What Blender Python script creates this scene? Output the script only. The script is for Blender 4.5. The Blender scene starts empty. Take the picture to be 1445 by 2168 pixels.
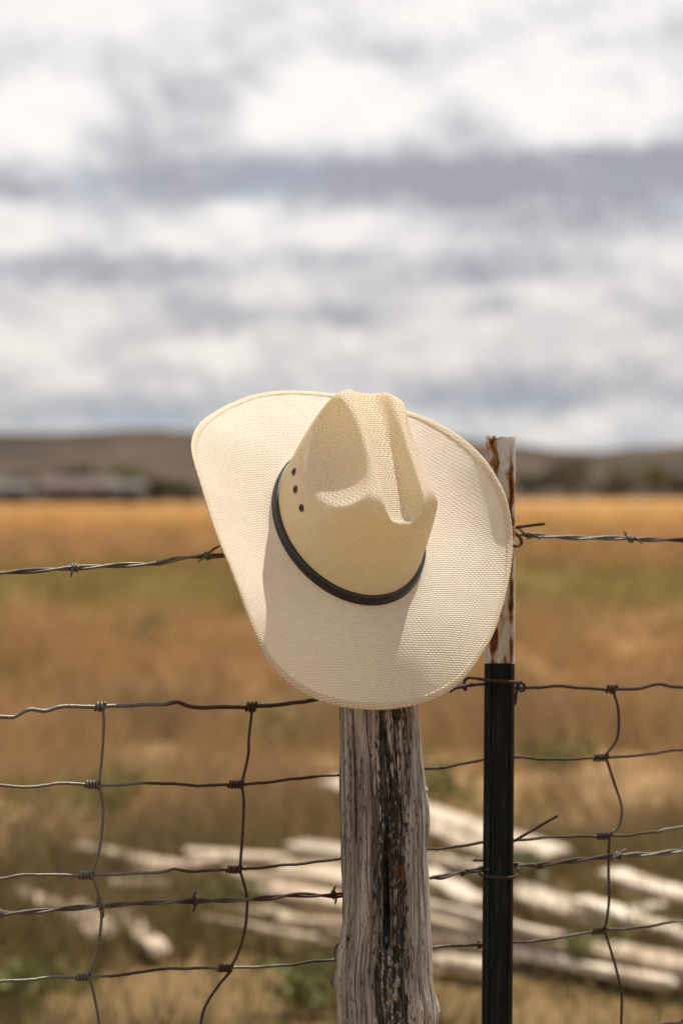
import bpy, math
import numpy as np

# ------------------------------------------------------------------ camera, sky, sun, exposure
SC = bpy.context.scene
COL = SC.collection
LENS, H_CAM, PITCH = 85.0, 1.30, math.radians(0.5)
FPX = 2168 * LENS / 36.0            # focal length in photograph pixels
CX, CY = 722.5, 1084.0

cam_d = bpy.data.cameras.new('camera')
cam_d.sensor_fit = 'VERTICAL'; cam_d.sensor_height = 36.0; cam_d.sensor_width = 24.0
cam_d.lens = LENS
cam_d.clip_start = 0.1; cam_d.clip_end = 6000
cam_d.dof.use_dof = True
cam_d.dof.focus_distance = 2.42
cam_d.dof.aperture_fstop = 4.3
cam = bpy.data.objects.new('camera', cam_d); COL.objects.link(cam)
cam.location = (0, 0, H_CAM)
cam.rotation_euler = (math.pi / 2 - PITCH, 0, 0)
SC.camera = cam

SUN_DIR = np.array([0.265, 0.25, 0.93]); SUN_DIR /= np.linalg.norm(SUN_DIR)   # towards the sun
sun_d = bpy.data.lights.new('sun', 'SUN')
sun_d.energy = 4.7; sun_d.angle = math.radians(0.6); sun_d.color = (1.0, 0.93, 0.82)
sun = bpy.data.objects.new('sun', sun_d); COL.objects.link(sun)
from mathutils import Vector, Matrix
sun.rotation_euler = Vector(SUN_DIR).to_track_quat('Z', 'Y').to_euler()
sun.location = (3, 3, 10)

SC.view_settings.view_transform = 'Standard'
SC.view_settings.look = 'None'
SC.view_settings.gamma = 1.0
SC.view_settings.exposure = 0.36
SC.cycles.use_denoising = True
SC.cycles.max_bounces = 8
SC.cycles.caustics_reflective = False
SC.cycles.caustics_refractive = False


class NT:
    """small helper for building node trees"""
    def __init__(self, tree):
        self.t = tree
    def n(self, typ, **kw):
        nd = self.t.nodes.new(typ)
        for k, v in kw.items():
            setattr(nd, k, v)
        return nd
    def put(self, sock, v):
        if isinstance(v, bpy.types.NodeSocket):
            self.t.links.new(v, sock)
        else:
            sock.default_value = v
    def m(self, op, a, b=0.0, c=0.0, clamp=False):
        nd = self.n('ShaderNodeMath', operation=op, use_clamp=clamp)
        for i, v in enumerate((a, b, c)):
            self.put(nd.inputs[i], v)
        return nd.outputs[0]
    def v(self, op, a, b=(0, 0, 0), c=None, scale=None):
        nd = self.n('ShaderNodeVectorMath', operation=op)
        self.put(nd.inputs[0], a); self.put(nd.inputs[1], b)
        if c is not None:
            self.put(nd.inputs[2], c)
        if scale is not None:
            self.put(nd.inputs['Scale'], scale)
        return nd.outputs['Value'] if op in ('DOT_PRODUCT', 'LENGTH', 'DISTANCE') else nd.outputs[0]
    def comb(self, x, y, z):
        nd = self.n('ShaderNodeCombineXYZ')
        for i, v in enumerate((x, y, z)):
            self.put(nd.inputs[i], v)
        return nd.outputs[0]
    def sep(self, v):
        nd = self.n('ShaderNodeSeparateXYZ'); self.put(nd.inputs[0], v)
        return nd.outputs
    def noise(self, vec, scale=5.0, detail=4.0, rough=0.55, out=0, dist=0.0, lac=2.0):
        nd = self.n('ShaderNodeTexNoise')
        self.put(nd.inputs['Vector'], vec)
        nd.inputs['Scale'].default_value = scale
        nd.inputs['Detail'].default_value = detail
        nd.inputs['Roughness'].default_value = rough
        nd.inputs['Lacunarity'].default_value = lac
        nd.inputs['Distortion'].default_value = dist
        return nd.outputs[out]
    def mix(self, fac, a, b, mode='MIX'):
        nd = self.n('ShaderNodeMix', data_type='RGBA', blend_type=mode)
        nd.clamp_factor = True
        self.put(nd.inputs[0], fac)
        for s, v in ((nd.inputs[6], a), (nd.inputs[7], b)):
            if isinstance(v, tuple) and len(v) == 3:
                v = v + (1.0,)
            self.put(s, v)
        return nd.outputs[2]
    def ramp(self, x, lo, hi):
        nd = self.n('ShaderNodeMapRange', interpolation_type='SMOOTHSTEP')
        self.put(nd.inputs[0], x)
        nd.inputs[1].default_value = lo; nd.inputs[2].default_value = hi
        return nd.outputs[0]
    def attr(self, name):
        nd = self.n('ShaderNodeAttribute', attribute_name=name)
        return nd
    def bump(self, h, strength=0.5, dist=0.001, normal=None):
        nd = self.n('ShaderNodeBump')
        nd.inputs['Strength'].default_value = strength
        nd.inputs['Distance'].default_value = dist
        self.put(nd.inputs['Height'], h)
        if normal is not None:
            self.put(nd.inputs['Normal'], normal)
        return nd.outputs[0]


# world: Nishita blue behind a broken layer of cumulus
W = bpy.data.worlds.new('World'); SC.world = W
W.use_nodes = True
wt = NT(W.node_tree)
W.node_tree.nodes.clear()
tc = wt.n('ShaderNodeTexCoord').outputs['Generated']
dirv = wt.v('NORMALIZE', tc)
dx, dy, dz = wt.sep(dirv)
UNIT = FPX / 100.0                 # 51.19 units per radian: 1 unit is about 1.1 degrees of sky
az = wt.m('MULTIPLY', wt.m('ARCTAN2', dx, dy), UNIT)
el = wt.m('MULTIPLY', wt.m('ARCSINE', dz), UNIT)
p0 = wt.comb(az, el, 0.0)
stre = wt.v('MULTIPLY', p0, (0.8, 1.0, 1.0))
w1 = wt.noise(wt.v('ADD', stre, (3.1, 7.7, 0.0)), 0.45, 5.0, 0.55, out=1)
w2 = wt.noise(wt.v('ADD', p0, (9.3, 1.7, 4.0)), 1.5, 6.0, 0.62, out=1)
pw = wt.v('ADD', p0, wt.v('MULTIPLY', wt.v('SUBTRACT', w1, (0.5, 0.5, 0.5)), (1.0, 0.5, 0)))
pw = wt.v('ADD', pw, wt.v('MULTIPLY', wt.v('SUBTRACT', w2, (0.5, 0.5, 0.5)), (0.8, 0.7, 0)))
# clouds of the bank over the plain: azimuth, elevation, half width, half height, brightness
CLOUDS = [
    (-5.8, 10.3, 3.4, 0.9, 0.30), (3.6, 10.4, 4.6, 0.9, 0.26), (-6.4, 7.95, 1.35, 1.05, 0.36), (-3.6, 9.3, 2.4, 0.5, 0.12),
    (-3.3, 7.9, 1.15, 1.15, -0.10), (0.2, 8.15, 1.75, 0.75, 0.34), (-1.5, 7.75, 0.85, 0.50, 0.28), (-0.6, 8.7, 0.9, 0.45, 0.22),
    (1.5, 7.8, 0.9, 0.55, 0.14), (3.8, 8.5, 1.5, 0.95, 0.22), (5.9, 8.3, 1.6, 0.85, 0.26), (4.3, 7.6, 0.7, 0.4, 0.14),
    (5.0, 6.65, 3.9, 0.52, -0.40), (0.6, 6.45, 2.9, 0.50, -0.30), (-3.2, 6.45, 2.0, 0.48, -0.24), (-6.6, 6.5, 1.4, 0.40, -0.16),
    (-6.9, 5.55, 0.9, 0.45, 0.26), (-2.4, 5.55, 1.6, 0.52, 0.26), (-0.2, 5.45, 0.75, 0.36, 0.24), (1.3, 5.35, 0.8, 0.34, 0.18),
    (-4.4, 5.2, 1.1, 0.4, 0.06), (5.6, 5.6, 2.2, 0.45, -0.14), (-5.0, 4.65, 2.6, 0.34, -0.26), (3.6, 4.75, 1.9, 0.40, -0.26), (0.2, 4.75, 1.8, 0.28, -0.12),
    (6.6, 4.2, 1.0, 0.9, 0.10), (-6.5, 3.5, 1.5, 0.75, 0.22), (-1.0, 4.1, 1.3, 0.28, 0.16), (3.2, 3.85, 2.3, 0.52, 0.20), (3.2, 3.9, 0.6, 0.2, -0.22),
    (-3.4, 3.6, 1.6, 0.30, -0.12), (0.2, 3.6, 1.0, 0.22, -0.18), (-2.7, 2.9, 0.95, 0.36, 0.22), (-0.3, 3.2, 0.7, 0.28, 0.20), (1.6, 2.75, 1.4, 0.36, 0.12),
    (-5.8, 2.2, 0.7, 0.30, 0.14), (5.0, 2.15, 2.6, 0.38, -0.20), (-5.0, 1.7, 2.6, 0.40, -0.14), (2.6, 1.9, 1.4, 0.25, -0.12),
    (4.9, 1.35, 0.9, 0.26, 0.16), (-1.4, 2.1, 1.3, 0.3, 0.05),
]
base = wt.noise(wt.v('ADD', wt.v('MULTIPLY', pw, (0.45, 1.0, 1.0)), (20.0, 4.0, 2.0)), 0.42, 6.0, 0.55)
acc = wt.m('MULTIPLY_ADD', base, 0.30, 0.37)
# billows: thin where the cloud thins out above (lit tops, shaded bases)
bil = wt.v('MULTIPLY', wt.v('ADD', p0, wt.v('MULTIPLY', wt.v('SUBTRACT', w2, (0.5, 0.5, 0.5)), (0.5, 0.5, 0))), (0.70, 0.95, 1.0))
def billow(off, sc, det):
    return wt.noise(wt.v('ADD', bil, off), sc, det, 0.52)
lit1 = wt.m('SUBTRACT', billow((5.0, 2.0, 1.0), 0.75, 4.0), billow((5.12, 2.42, 1.0), 0.75, 4.0))
lit2 = wt.m('SUBTRACT', billow((8.0, 6.0, 3.0), 1.9, 3.0), billow((8.05, 6.17, 3.0), 1.9, 3.0))
acc = wt.m('MULTIPLY_ADD', lit1, 0.95, acc)
acc = wt.m('MULTIPLY_ADD', lit2, 0.30, acc)
for (a0, e0, ra, re, amp) in CLOUDS:
    q = wt.v('MULTIPLY_ADD', pw, (0.9 / ra, 0.9 / re, 0), (-0.9 * a0 / ra, -0.9 * e0 / re, 0))
    g = wt.m('POWER', 2.718, wt.m('MULTIPLY', wt.m('POWER', wt.v('DOT_PRODUCT', q, q), 2.0), -1.0))
    acc = wt.m('MULTIPLY_ADD', g, amp * 1.08, acc)
fine = wt.noise(wt.v('MULTIPLY', pw, (0.75, 1.0, 1.0)), 1.5, 5.0, 0.6)
acc = wt.m('ADD', acc, wt.m('MULTIPLY_ADD', fine, 0.10, -0.05))
tone = wt.ramp(acc, 0.06, 0.96)
shade_c = wt.mix(wt.ramp(el, 2.6, 1.0), (0.295, 0.295, 0.338), (0.275, 0.315, 0.375))
cloud_col = wt.mix(tone, shade_c, wt.mix(wt.ramp(el, 6.5, 3.0), (0.775, 0.750, 0.735), (0.72, 0.675, 0.64)))
sky = wt.n('ShaderNodeTexSky', sky_type='NISHITA', sun_disc=False)
sky.sun_elevation = math.asin(SUN_DIR[2])
sky.sun_rotation = math.atan2(SUN_DIR[0], SUN_DIR[1])
sky.dust_density = 1.5
bg1 = wt.n('ShaderNodeBackground'); bg1.inputs['Strength'].default_value = 0.10
W.node_tree.links.new(sky.outputs[0], bg1.inputs['Color'])
bg2 = wt.n('ShaderNodeBackground'); bg2.inputs['Strength'].default_value = 1.0
W.node_tree.links.new(cloud_col, bg2.inputs['Color'])
gap = wt.m('MULTIPLY', wt.ramp(wt.noise(wt.v('ADD', pw, (50.0, 3.0, 0.0)), 0.30, 4.0, 0.5), 0.52, 0.70),
           wt.ramp(acc, 0.62, 0.30))
cover = wt.m('SUBTRACT', 0.98, wt.m('MULTIPLY', gap, 0.30))
mx = wt.n('ShaderNodeMixShader')
wt.put(mx.inputs[0], cover)
W.node_tree.links.new(bg1.outputs[0], mx.inputs[1]); W.node_tree.links.new(bg2.outputs[0], mx.inputs[2])
wo = wt.n('ShaderNodeOutputWorld'); W.node_tree.links.new(mx.outputs[0], wo.inputs['Surface'])

# ------------------------------------------------------------------ helpers
RNG = np.random.default_rng(7)
CR = np.array([1, 0, 0.]); CF = np.array([0, math.cos(PITCH), -math.sin(PITCH)])
CU = np.array([0, math.sin(PITCH), math.cos(PITCH)]); CO = np.array([0, 0, H_CAM])
def ray(u, v):
    return CF + (u - CX) / FPX * CR - (v - CY) / FPX * CU
def at(u, v, d):                     # point of the photograph at distance d along the view axis
    return CO + ray(u, v) * d
def on_z(u, v, z=0.0):               # point of the photograph on the level z
    r = ray(u, v); return CO + r * ((z - H_CAM) / r[2])

def link(o, parent=None):
    COL.objects.link(o)
    if parent is not None:
        o.parent = parent
    return o
def tag(o, label=None, cat=None, group=None, kind=None):
    for k, v in (('label', label), ('category', cat), ('group', group), ('kind', kind)):
        if v is not None:
            o[k] = v
    return o
def empty(name, loc):
    o = bpy.data.objects.new(name, None); o.empty_display_size = 0.05
    o.location = tuple(float(c) for c in loc); return link(o)
def mesh(name, V, Fc, mat=None, parent=None, smooth=True, uv=None, attrs=None, origin=None):
    V = np.asarray(V, float)
    if origin is not None:
        V = V - np.asarray(origin)
    me = bpy.data.meshes.new(name)
    me.from_pydata(V.tolist(), [], [tuple(int(i) for i in f) for f in Fc])
    if smooth:
        me.polygons.foreach_set('use_smooth', np.ones(len(me.polygons), bool))
    if uv is not None:
        l = me.uv_layers.new(name='weave')
        idx = np.zeros(len(me.loops), int); me.loops.foreach_get('vertex_index', idx)
        l.data.foreach_set('uv', np.asarray(uv)[idx].ravel())
    for k, a in (attrs or {}).items():
        at_ = me.attributes.new(k, 'FLOAT', 'POINT'); at_.data.foreach_set('value', np.asarray(a, float).ravel())
    me.update()
    if mat is not None:
        me.materials.append(mat)
    o = bpy.data.objects.new(name, me); link(o, parent)
    if origin is not None and parent is None:
        o.location = tuple(float(c) for c in origin)
    elif parent is not None and origin is None:
        o.matrix_parent_inverse = parent_inv(parent)
    return o
def parent_inv(p):
    return Matrix.Translation(-Vector(p.location))
def grid_faces(nr, nc, close_c=True):
    r = np.arange(nr - 1)[:, None]; c = np.arange(nc if close_c else nc - 1)[None]
    c2 = (c + 1) % nc
    return np.stack([r * nc + c, r * nc + c2, (r + 1) * nc + c2, (r + 1) * nc + c], -1).reshape(-1, 4)
def spline(P, n):                    # centripetal-free Catmull-Rom resampling
    P = np.asarray(P, float)
    Q = np.vstack([2 * P[0] - P[1], P, 2 * P[-1] - P[-2]])
    L = np.r_[0, np.cumsum(np.linalg.norm(np.diff(P, axis=0), axis=1))]
    s = np.linspace(0, L[-1], n); k = np.clip(np.searchsorted(L, s, side='right') - 1, 0, len(P) - 2)
    t = ((s - L[k]) / (L[k + 1] - L[k]))[:, None]
    a, b, c, d = Q[k], Q[k + 1], Q[k + 2], Q[k + 3]
    m1 = (c - a) / 2; m2 = (d - b) / 2
    return (2 * t**3 - 3 * t**2 + 1) * b + (t**3 - 2 * t**2 + t) * m1 + (-2 * t**3 + 3 * t**2) * c + (t**3 - t**2) * m2
def tube(P, r, sides=8, taper_end=0.0, rough=0.0):
    """closed tube mesh data round a polyline"""
    P = np.asarray(P, float); n = len(P)
    T = np.gradient(P, axis=0); T /= np.linalg.norm(T, axis=1)[:, None] + 1e-12
    N = np.zeros_like(P); ref = np.array([0.1, 1.0, 0.2])
    N[0] = np.cross(T[0], ref); N[0] /= np.linalg.norm(N[0])
    for i in range(1, n):
        v = N[i - 1] - T[i] * (N[i - 1] @ T[i]); N[i] = v / (np.linalg.norm(v) + 1e-12)
    B = np.cross(T, N)
    rr = np.full(n, r, float) if np.isscalar(r) else np.asarray(r, float)
    if taper_end:
        rr = rr.copy(); rr[-1] *= taper_end
    if rough:
        rr = rr * (1 + rough * RNG.standard_normal(n))
    a = np.linspace(0, 2 * np.pi, sides, endpoint=False)
    V = P[:, None] + rr[:, None, None] * (np.cos(a)[None, :, None] * N[:, None] + np.sin(a)[None, :, None] * B[:, None])
    V = V.reshape(-1, 3); F = grid_faces(n, sides).tolist()
    F.append(list(range(sides))[::-1]); F.append([(n - 1) * sides + k for k in range(sides)])
    return V, F
def join(parts):
    V, F, o = [], [], 0
    for v, f in parts:
        V.append(v); F += [[i + o for i in q] for q in f]; o += len(v)
    return np.vstack(V), F
def hsh(ix, iy, seed):
    h = np.sin(ix * 127.1 + iy * 311.7 + seed * 74.7) * 43758.5453
    return h - np.floor(h)
def vnoise(x, y, seed=0):
    ix, iy = np.floor(x), np.floor(y); fx, fy = x - ix, y - iy
    fx = fx * fx * (3 - 2 * fx); fy = fy * fy * (3 - 2 * fy)
    a, b = hsh(ix, iy, seed), hsh(ix + 1, iy, seed); c, d = hsh(ix, iy + 1, seed), hsh(ix + 1, iy + 1, seed)
    return (a * (1 - fx) + b * fx) * (1 - fy) + (c * (1 - fx) + d * fx) * fy
def fbm(x, y, seed=0, oct=4):
    s, a, t = 0, 0.5, 0
    for k in range(oct):
        s = s + a * vnoise(x * 2**k, y * 2**k, seed + k); t += a; a *= 0.5
    return s / t

def material(name):
    m = bpy.data.materials.new(name); m.use_nodes = True
    t = NT(m.node_tree); b = m.node_tree.nodes['Principled BSDF']
    b.inputs['Roughness'].default_value = 0.7
    return m, t, b
def setin(t, b, **kw):
    names = dict(color='Base Color', rough='Roughness', normal='Normal', metal='Metallic', spec='Specular IOR Level', trans='Transmission Weight')
    for k, v in kw.items():
        if isinstance(v, tuple) and len(v) == 3:
            v = v + (1.0,)
        t.put(b.inputs[names[k]], v)

# ------------------------------------------------------------------ ground, field, hills
def field_colour(t):
    """dry range land: straw with green and bare patches, by place"""
    pos = t.n('ShaderNodeNewGeometry').outputs['Position']
    x, y, z = t.sep(pos)
    big = t.noise(t.v('MULTIPLY', pos, (0.16, 0.07, 0)), 1.0, 4.0, 0.6)
    med = t.noise(t.v('MULTIPLY', pos, (1.5, 0.55, 0)), 1.0, 4.0, 0.6)
    sml = t.noise(t.v('MULTIPLY', pos, (9.0, 6.0, 0)), 1.0, 3.0, 0.6)
    col = t.mix(t.ramp(med, 0.30, 0.70), (0.215, 0.122, 0.052), (0.53, 0.31, 0.132))
    col = t.mix(t.m('MULTIPLY', t.ramp(sml, 0.45, 0.75), 0.5), col, (0.62, 0.42, 0.22))
    pat = t.noise(t.v('ADD', t.v('MULTIPLY', pos, (0.75, 0.22, 0)), (31.0, 7.0, 0.0)), 1.0, 5.0, 0.65)
    col = t.mix(t.m('MULTIPLY', t.ramp(pat, 0.50, 0.68), 0.75), col, (0.215, 0.150, 0.082))
    pat2 = t.noise(t.v('ADD', t.v('MULTIPLY', pos, (1.1, 0.35, 0)), (3.0, 77.0, 0.0)), 1.0, 5.0, 0.65)
    col = t.mix(t.m('MULTIPLY', t.ramp(pat2, 0.54, 0.68), 0.7), col, (0.200, 0.170, 0.055))
    col = t.mix(t.m('MULTIPLY', t.ramp(y, 17.0, 11.0), 0.5), col, (0.29, 0.205, 0.115))
    far = t.ramp(y, 55.0, 110.0)
    col = t.mix(far, col, t.mix(t.ramp(big, 0.3, 0.7), (0.40, 0.215, 0.066), (0.52, 0.30, 0.10)))
    yb = t.m('DIVIDE', t.m('SUBTRACT', y, 33.0), 8.0)
    band = t.m('POWER', 2.718, t.m('MULTIPLY', t.m('MULTIPLY', yb, yb), -1.0))
    near = t.ramp(y, 12.0, 6.5)
    g = t.m('ADD', t.m('MULTIPLY', band, 0.30), t.m('MULTIPLY', near, 0.20))
    g = t.ramp(t.m('ADD', t.m('ADD', t.m('MULTIPLY', med, 0.6), t.m('MULTIPLY', big, 0.4)), g), 0.55, 0.72)
    col = t.mix(t.m('MULTIPLY', g, 0.85), col, (0.165, 0.150, 0.034))
    bare = t.m('MULTIPLY', t.ramp(y, 12.0, 7.0), t.ramp(t.m('ADD', t.m('MULTIPLY', sml, 0.4), t.m('MULTIPLY', med, 0.6)), 0.66, 0.42))
    col = t.mix(t.m('MULTIPLY', bare, 0.85), col, (0.115, 0.078, 0.036))
    col = t.mix(t.m('MULTIPLY', t.ramp(y, 10.5, 6.6), 0.8), col, (0.100, 0.076, 0.030))  # whole field turns darker brown towards its near end
    return col, med, sml

mg, t, b = material('dry_field_soil')
col, med, sml = field_colour(t)
setin(t, b, color=t.mix(0.35, col, (0.26, 0.15, 0.075)), rough=0.95, spec=0.1,
      normal=t.bump(sml, 0.6, 0.05))
ys = np.r_[np.linspace(-30, 4, 14), np.geomspace(4.6, 1600, 190)]
xs_u = np.linspace(-1, 1, 81); xs_u = np.sign(xs_u) * np.abs(xs_u)**1.7
gx = xs_u[None] * (40 + 0.9 * np.clip(ys, 0, None))[:, None]
gy = np.repeat(ys[:, None], 81, 1)
def ground_z(x, y):
    amp = np.clip((y - 8) / 40, 0, 1)
    return 0.05 * (fbm(x * 0.6 + 50, y * 0.3 + 50, 3) - 0.5) * (0.3 + amp) + 0.25 * amp * (fbm(x * 0.05 + 90, y * 0.03 + 20, 5) - 0.5)
gz = ground_z(gx, gy)
ground = mesh('ground', np.stack([gx, gy, gz], -1).reshape(-1, 3), grid_faces(len(ys), 81, False), mg)
tag(ground, 'flat dry field of straw-coloured grass and bare soil', kind='structure')

mh, t, b = material('sagebrush_hillside')
pos = t.n('ShaderNodeNewGeometry').outputs['Position']
n1 = t.noise(t.v('MULTIPLY', pos, (0.035, 0.018, 0.12)), 1.0, 5.0, 0.6)
n2 = t.noise(t.v('MULTIPLY', pos, (0.20, 0.09, 0.5)), 1.0, 4.0, 0.6)
hc = t.mix(t.ramp(n1, 0.35, 0.68), (0.044, 0.034, 0.027), (0.092, 0.067, 0.050))
hc = t.mix(t.m('MULTIPLY', t.ramp(n2, 0.52, 0.72), 0.7), hc, (0.028, 0.029, 0.018))
setin(t, b, color=hc, rough=0.95, spec=0.05, normal=t.bump(n2, 0.8, 1.5))
aa = np.linspace(-0.75, 0.75, 420)
tt = np.linspace(0, 1, 60)
crest_a = np.array([-0.75, -0.30, -0.14, -0.06, 0.0, 0.045, 0.075, 0.095, 0.11, 0.123, 0.14, 0.2, 0.4, 0.75])
crest_h = np.array([17, 15.0, 15.6, 15.9, 15.6, 15.6, 14.8, 13.2, 12.8, 14.4, 15.8, 16.5, 15, 15.])
def smooth_interp(x, xp, fp):
    v = np.interp(x, xp, fp); k = np.hanning(9); k /= k.sum()
    return np.convolve(np.pad(v, 4, mode='edge'), k, 'valid')
hcst = smooth_interp(aa, crest_a, crest_h) + 0.9 * (fbm(aa * 60 + 9, aa * 0, 2) - 0.5)
dbase = np.interp(aa, [-0.75, -0.14, -0.05, 0.05, 0.14, 0.75], [200, 225, 250, 330, 380, 420])
dcr = dbase + 300 + 60 * fbm(aa * 25 + 3, aa * 0, 8)
HV = []
for k, q in enumerate(tt):
    dd = dbase + (dcr - dbase) * q * 1.25
    rise = np.clip(q / 0.8, 0, 1); prof = rise**1.25 * (0.75 + 0.25 * rise)
    gul = (fbm(aa * 38 + 7, q * 3 + aa * 0 + 4, 12) - 0.5) * 4.5 * np.sin(np.pi * np.clip(q, 0, 1))
    hh = hcst * prof + gul - (0.6 if k == 0 else 0)
    HV.append(np.stack([dd * np.tan(aa), dd, hh], -1))
hills = mesh('hills', np.vstack(HV), grid_faces(60, 420, False), mh)
tag(hills, 'low brown sagebrush hills along the horizon', kind='structure')

# grass blades: dry stalks over the near field, one uncountable mass
mgr, t, b = material('dry_grass_blade')
col, med, sml = field_colour(t)
rnd = t.attr('rnd').outputs['Fac']
gc = t.mix(t.m('MULTIPLY', t.ramp(rnd, 0.55, 1.0), 0.6), col, t.mix(0.35, (0.62, 0.42, 0.215, 1.0), col))
gc = t.mix(t.m('MULTIPLY', t.ramp(rnd, 0.22, 0.0), 0.45), gc, (0.15, 0.150, 0.040))
setin(t, b, color=gc, rough=0.8, spec=0.15)
tr = t.n('ShaderNodeBsdfTranslucent'); t.put(tr.inputs['Color'], gc)
ms = t.n('ShaderNodeMixShader'); ms.inputs[0].default_value = 0.30
outn = mgr.node_tree.nodes['Material Output']
mgr.node_tree.links.new(b.outputs[0], ms.inputs[1]); mgr.node_tree.links.new(tr.outputs[0], ms.inputs[2])
mgr.node_tree.links.new(ms.outputs[0], outn.inputs['Surface'])
def blades(n, y0, y1, hmin, hmax, wid, p=1.6, margin=1.3):
    q = RNG.random(n)
    y = (y0**(1 - p) + q * (y1**(1 - p) - y0**(1 - p)))**(1 / (1 - p))
    x = (RNG.random(n) * 2 - 1) * (0.20 * y + margin)
    clump = fbm(x * 2.2 + 30, y * 1.4 + 30, 21)
    keep = RNG.random(n) < np.clip((clump - 0.30) * 3.2, 0.06, 1)
    x, y, clump = x[keep], y[keep], clump[keep]; n = len(x)
    # stalks gather into tufts
    tx = np.round(x / 0.11 + RNG.normal(0, 0.25, n)) * 0.11; ty = np.round(y / 0.16 + RNG.normal(0, 0.25, n)) * 0.16
    g = RNG.random(n) * 0.75
    x = x + (tx - x) * g; y = y + (ty - y) * g
    h = (hmin + (hmax - hmin) * RNG.random(n)**1.6) * (0.35 + 1.1 * clump)
    a = RNG.random(n) * 2 * np.pi; w = wid * (0.5 + RNG.random(n))
    lean = RNG.normal(0, 0.45, (n, 2)) * h[:, None]
    z = ground_z(x, y) - 0.01
    P0 = np.stack([x - np.cos(a) * w, y - np.sin(a) * w, z], -1)
    P1 = np.stack([x + np.cos(a) * w, y + np.sin(a) * w, z], -1)
    P2 = np.stack([x + lean[:, 0], y + lean[:, 1], z + h], -1)
    V = np.stack([P0, P1, P2], 1).reshape(-1, 3)
    return V, np.repeat(RNG.random(n), 3)
gv = [blades(330000, 4.2, 14, 0.04, 0.24, 0.0035, 1.6, 3.2), blades(230000, 12, 45, 0.06, 0.34, 0.008, 1.6, 5.0),
      blades(110000, 40, 230, 0.10, 0.45, 0.03, 1.9, 10.0)]
GV = np.vstack([g[0] for g in gv]); GR = np.concatenate([g[1] for g in gv])
me = bpy.data.meshes.new('grass'); nt = len(GV) // 3
me.vertices.add(len(GV)); me.vertices.foreach_set('co', GV.ravel())
me.loops.add(len(GV)); me.loops.foreach_set('vertex_index', np.arange(len(GV)))
me.polygons.add(nt); me.polygons.foreach_set('loop_start', np.arange(nt) * 3); me.polygons.foreach_set('loop_total', np.full(nt, 3))
a_ = me.attributes.new('rnd', 'FLOAT', 'POINT'); a_.data.foreach_set('value', GR)
me.update(calc_edges=True); me.materials.append(mgr)
tag(link(bpy.data.objects.new('grass', me)), 'dry straw-coloured grass with green tufts across the field', kind='stuff')

# ------------------------------------------------------------------ far sheds and trees under the hills
def box(x0, x1, y0, y1, z0, z1):
    V = np.array([[x, y, z] for z in (z0, z1) for y in (y0, y1) for x in (x0, x1)], float)
    F = [[0, 2, 3, 1], [4, 5, 7, 6], [0, 1, 5, 4], [2, 6, 7, 3], [0, 4, 6, 2], [1, 3, 7, 5]]
    return V, F
def plain(name, c, rough=0.8, var=0.25, scale=3.0, spec=0.2):
    m, t, b = material(name)
    pos = t.n('ShaderNodeTexCoord').outputs['Object']
    n = t.noise(pos, scale, 4.0, 0.6)
    d = tuple(k * (1 - var) for k in c)
    setin(t, b, color=t.mix(t.ramp(n, 0.3, 0.7), d, c), rough=rough, spec=spec)
    return m
m_wall_p = plain('faded_pink_siding', (0.13, 0.092, 0.085)); m_wall_g = plain('grey_siding', (0.13, 0.13, 0.135))
m_roof_p = plain('rusty_tin_roof', (0.135, 0.098, 0.088), 0.8); m_roof_g = plain('pale_tin_roof', (0.145, 0.135, 0.125), 0.8)
m_dark = plain('dark_doorway', (0.03, 0.03, 0.035)); m_glass = plain('dull_window_glass', (0.05, 0.06, 0.07), 0.15, 0.2, 1.0, 0.5)
def shed(name, u0, u1, dist, wall_h, roof_h, mw, mr, label, doors, wins):
    x0 = (u0 - CX) / FPX * dist; x1 = (u1 - CX) / FPX * dist
    root = empty(name, ((x0 + x1) / 2, dist, 0)); w = x1 - x0; dp = 6.0
    zb = -0.3
    V, F = box(-w / 2, w / 2, 0, dp, zb, wall_h); mesh('wall', V, F, mw, root, False, origin=(0, 0, 0))
    ov = 0.35
    P = [(-w / 2 - ov, -ov, wall_h - 0.05), (w / 2 + ov, -ov, wall_h - 0.05), (w / 2 + ov, dp / 2, wall_h + roof_h), (-w / 2 - ov, dp / 2, wall_h + roof_h),
         (-w / 2 - ov, dp + ov, wall_h - 0.05), (w / 2 + ov, dp + ov, wall_h - 0.05)]
    P2 = [(a, b_, c + 0.12) for a, b_, c in P]
    mesh('roof', P + P2, [[0, 1, 2, 3], [3, 2, 5, 4], [6, 9, 8, 7], [9, 10, 11, 8], [0, 6, 7, 1], [4, 5, 11, 10], [0, 3, 9, 6], [3, 4, 10, 9], [1, 7, 8, 2], [2, 8, 11, 5]], mr, root, False, origin=(0, 0, 0))
    for s in doors:
        V, F = box(s * w - 0.5, s * w + 0.5, -0.06, 0.02, zb, min(2.0, wall_h - 0.2)); mesh('door', V, F, m_dark, root, False, origin=(0, 0, 0))
    for s in wins:
        V, F = box(s * w - 0.45, s * w + 0.45, -0.05, 0.02, wall_h * 0.4, wall_h * 0.78); mesh('window', V, F, m_glass, root, False, origin=(0, 0, 0))
    return tag(root, label, 'shed')
shed('farm_shed', 92, 245, 236, 1.55, 0.9, m_wall_p, m_roof_p, 'long low pinkish farm shed under the hill at left', (-0.2, 0.3), (0.05, -0.38))
shed('farm_shed', 232, 298, 228, 1.6, 0.5, m_wall_g, m_roof_g, 'small pale grey shed right of the pinkish one', (0.1,), (-0.3,))
shed('farm_shed', -40, 62, 230, 1.5, 0.6, m_wall_g, m_roof_g, 'pale grey shed at the far left edge under the hill', (0.2,), (-0.1, 0.38))

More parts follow.
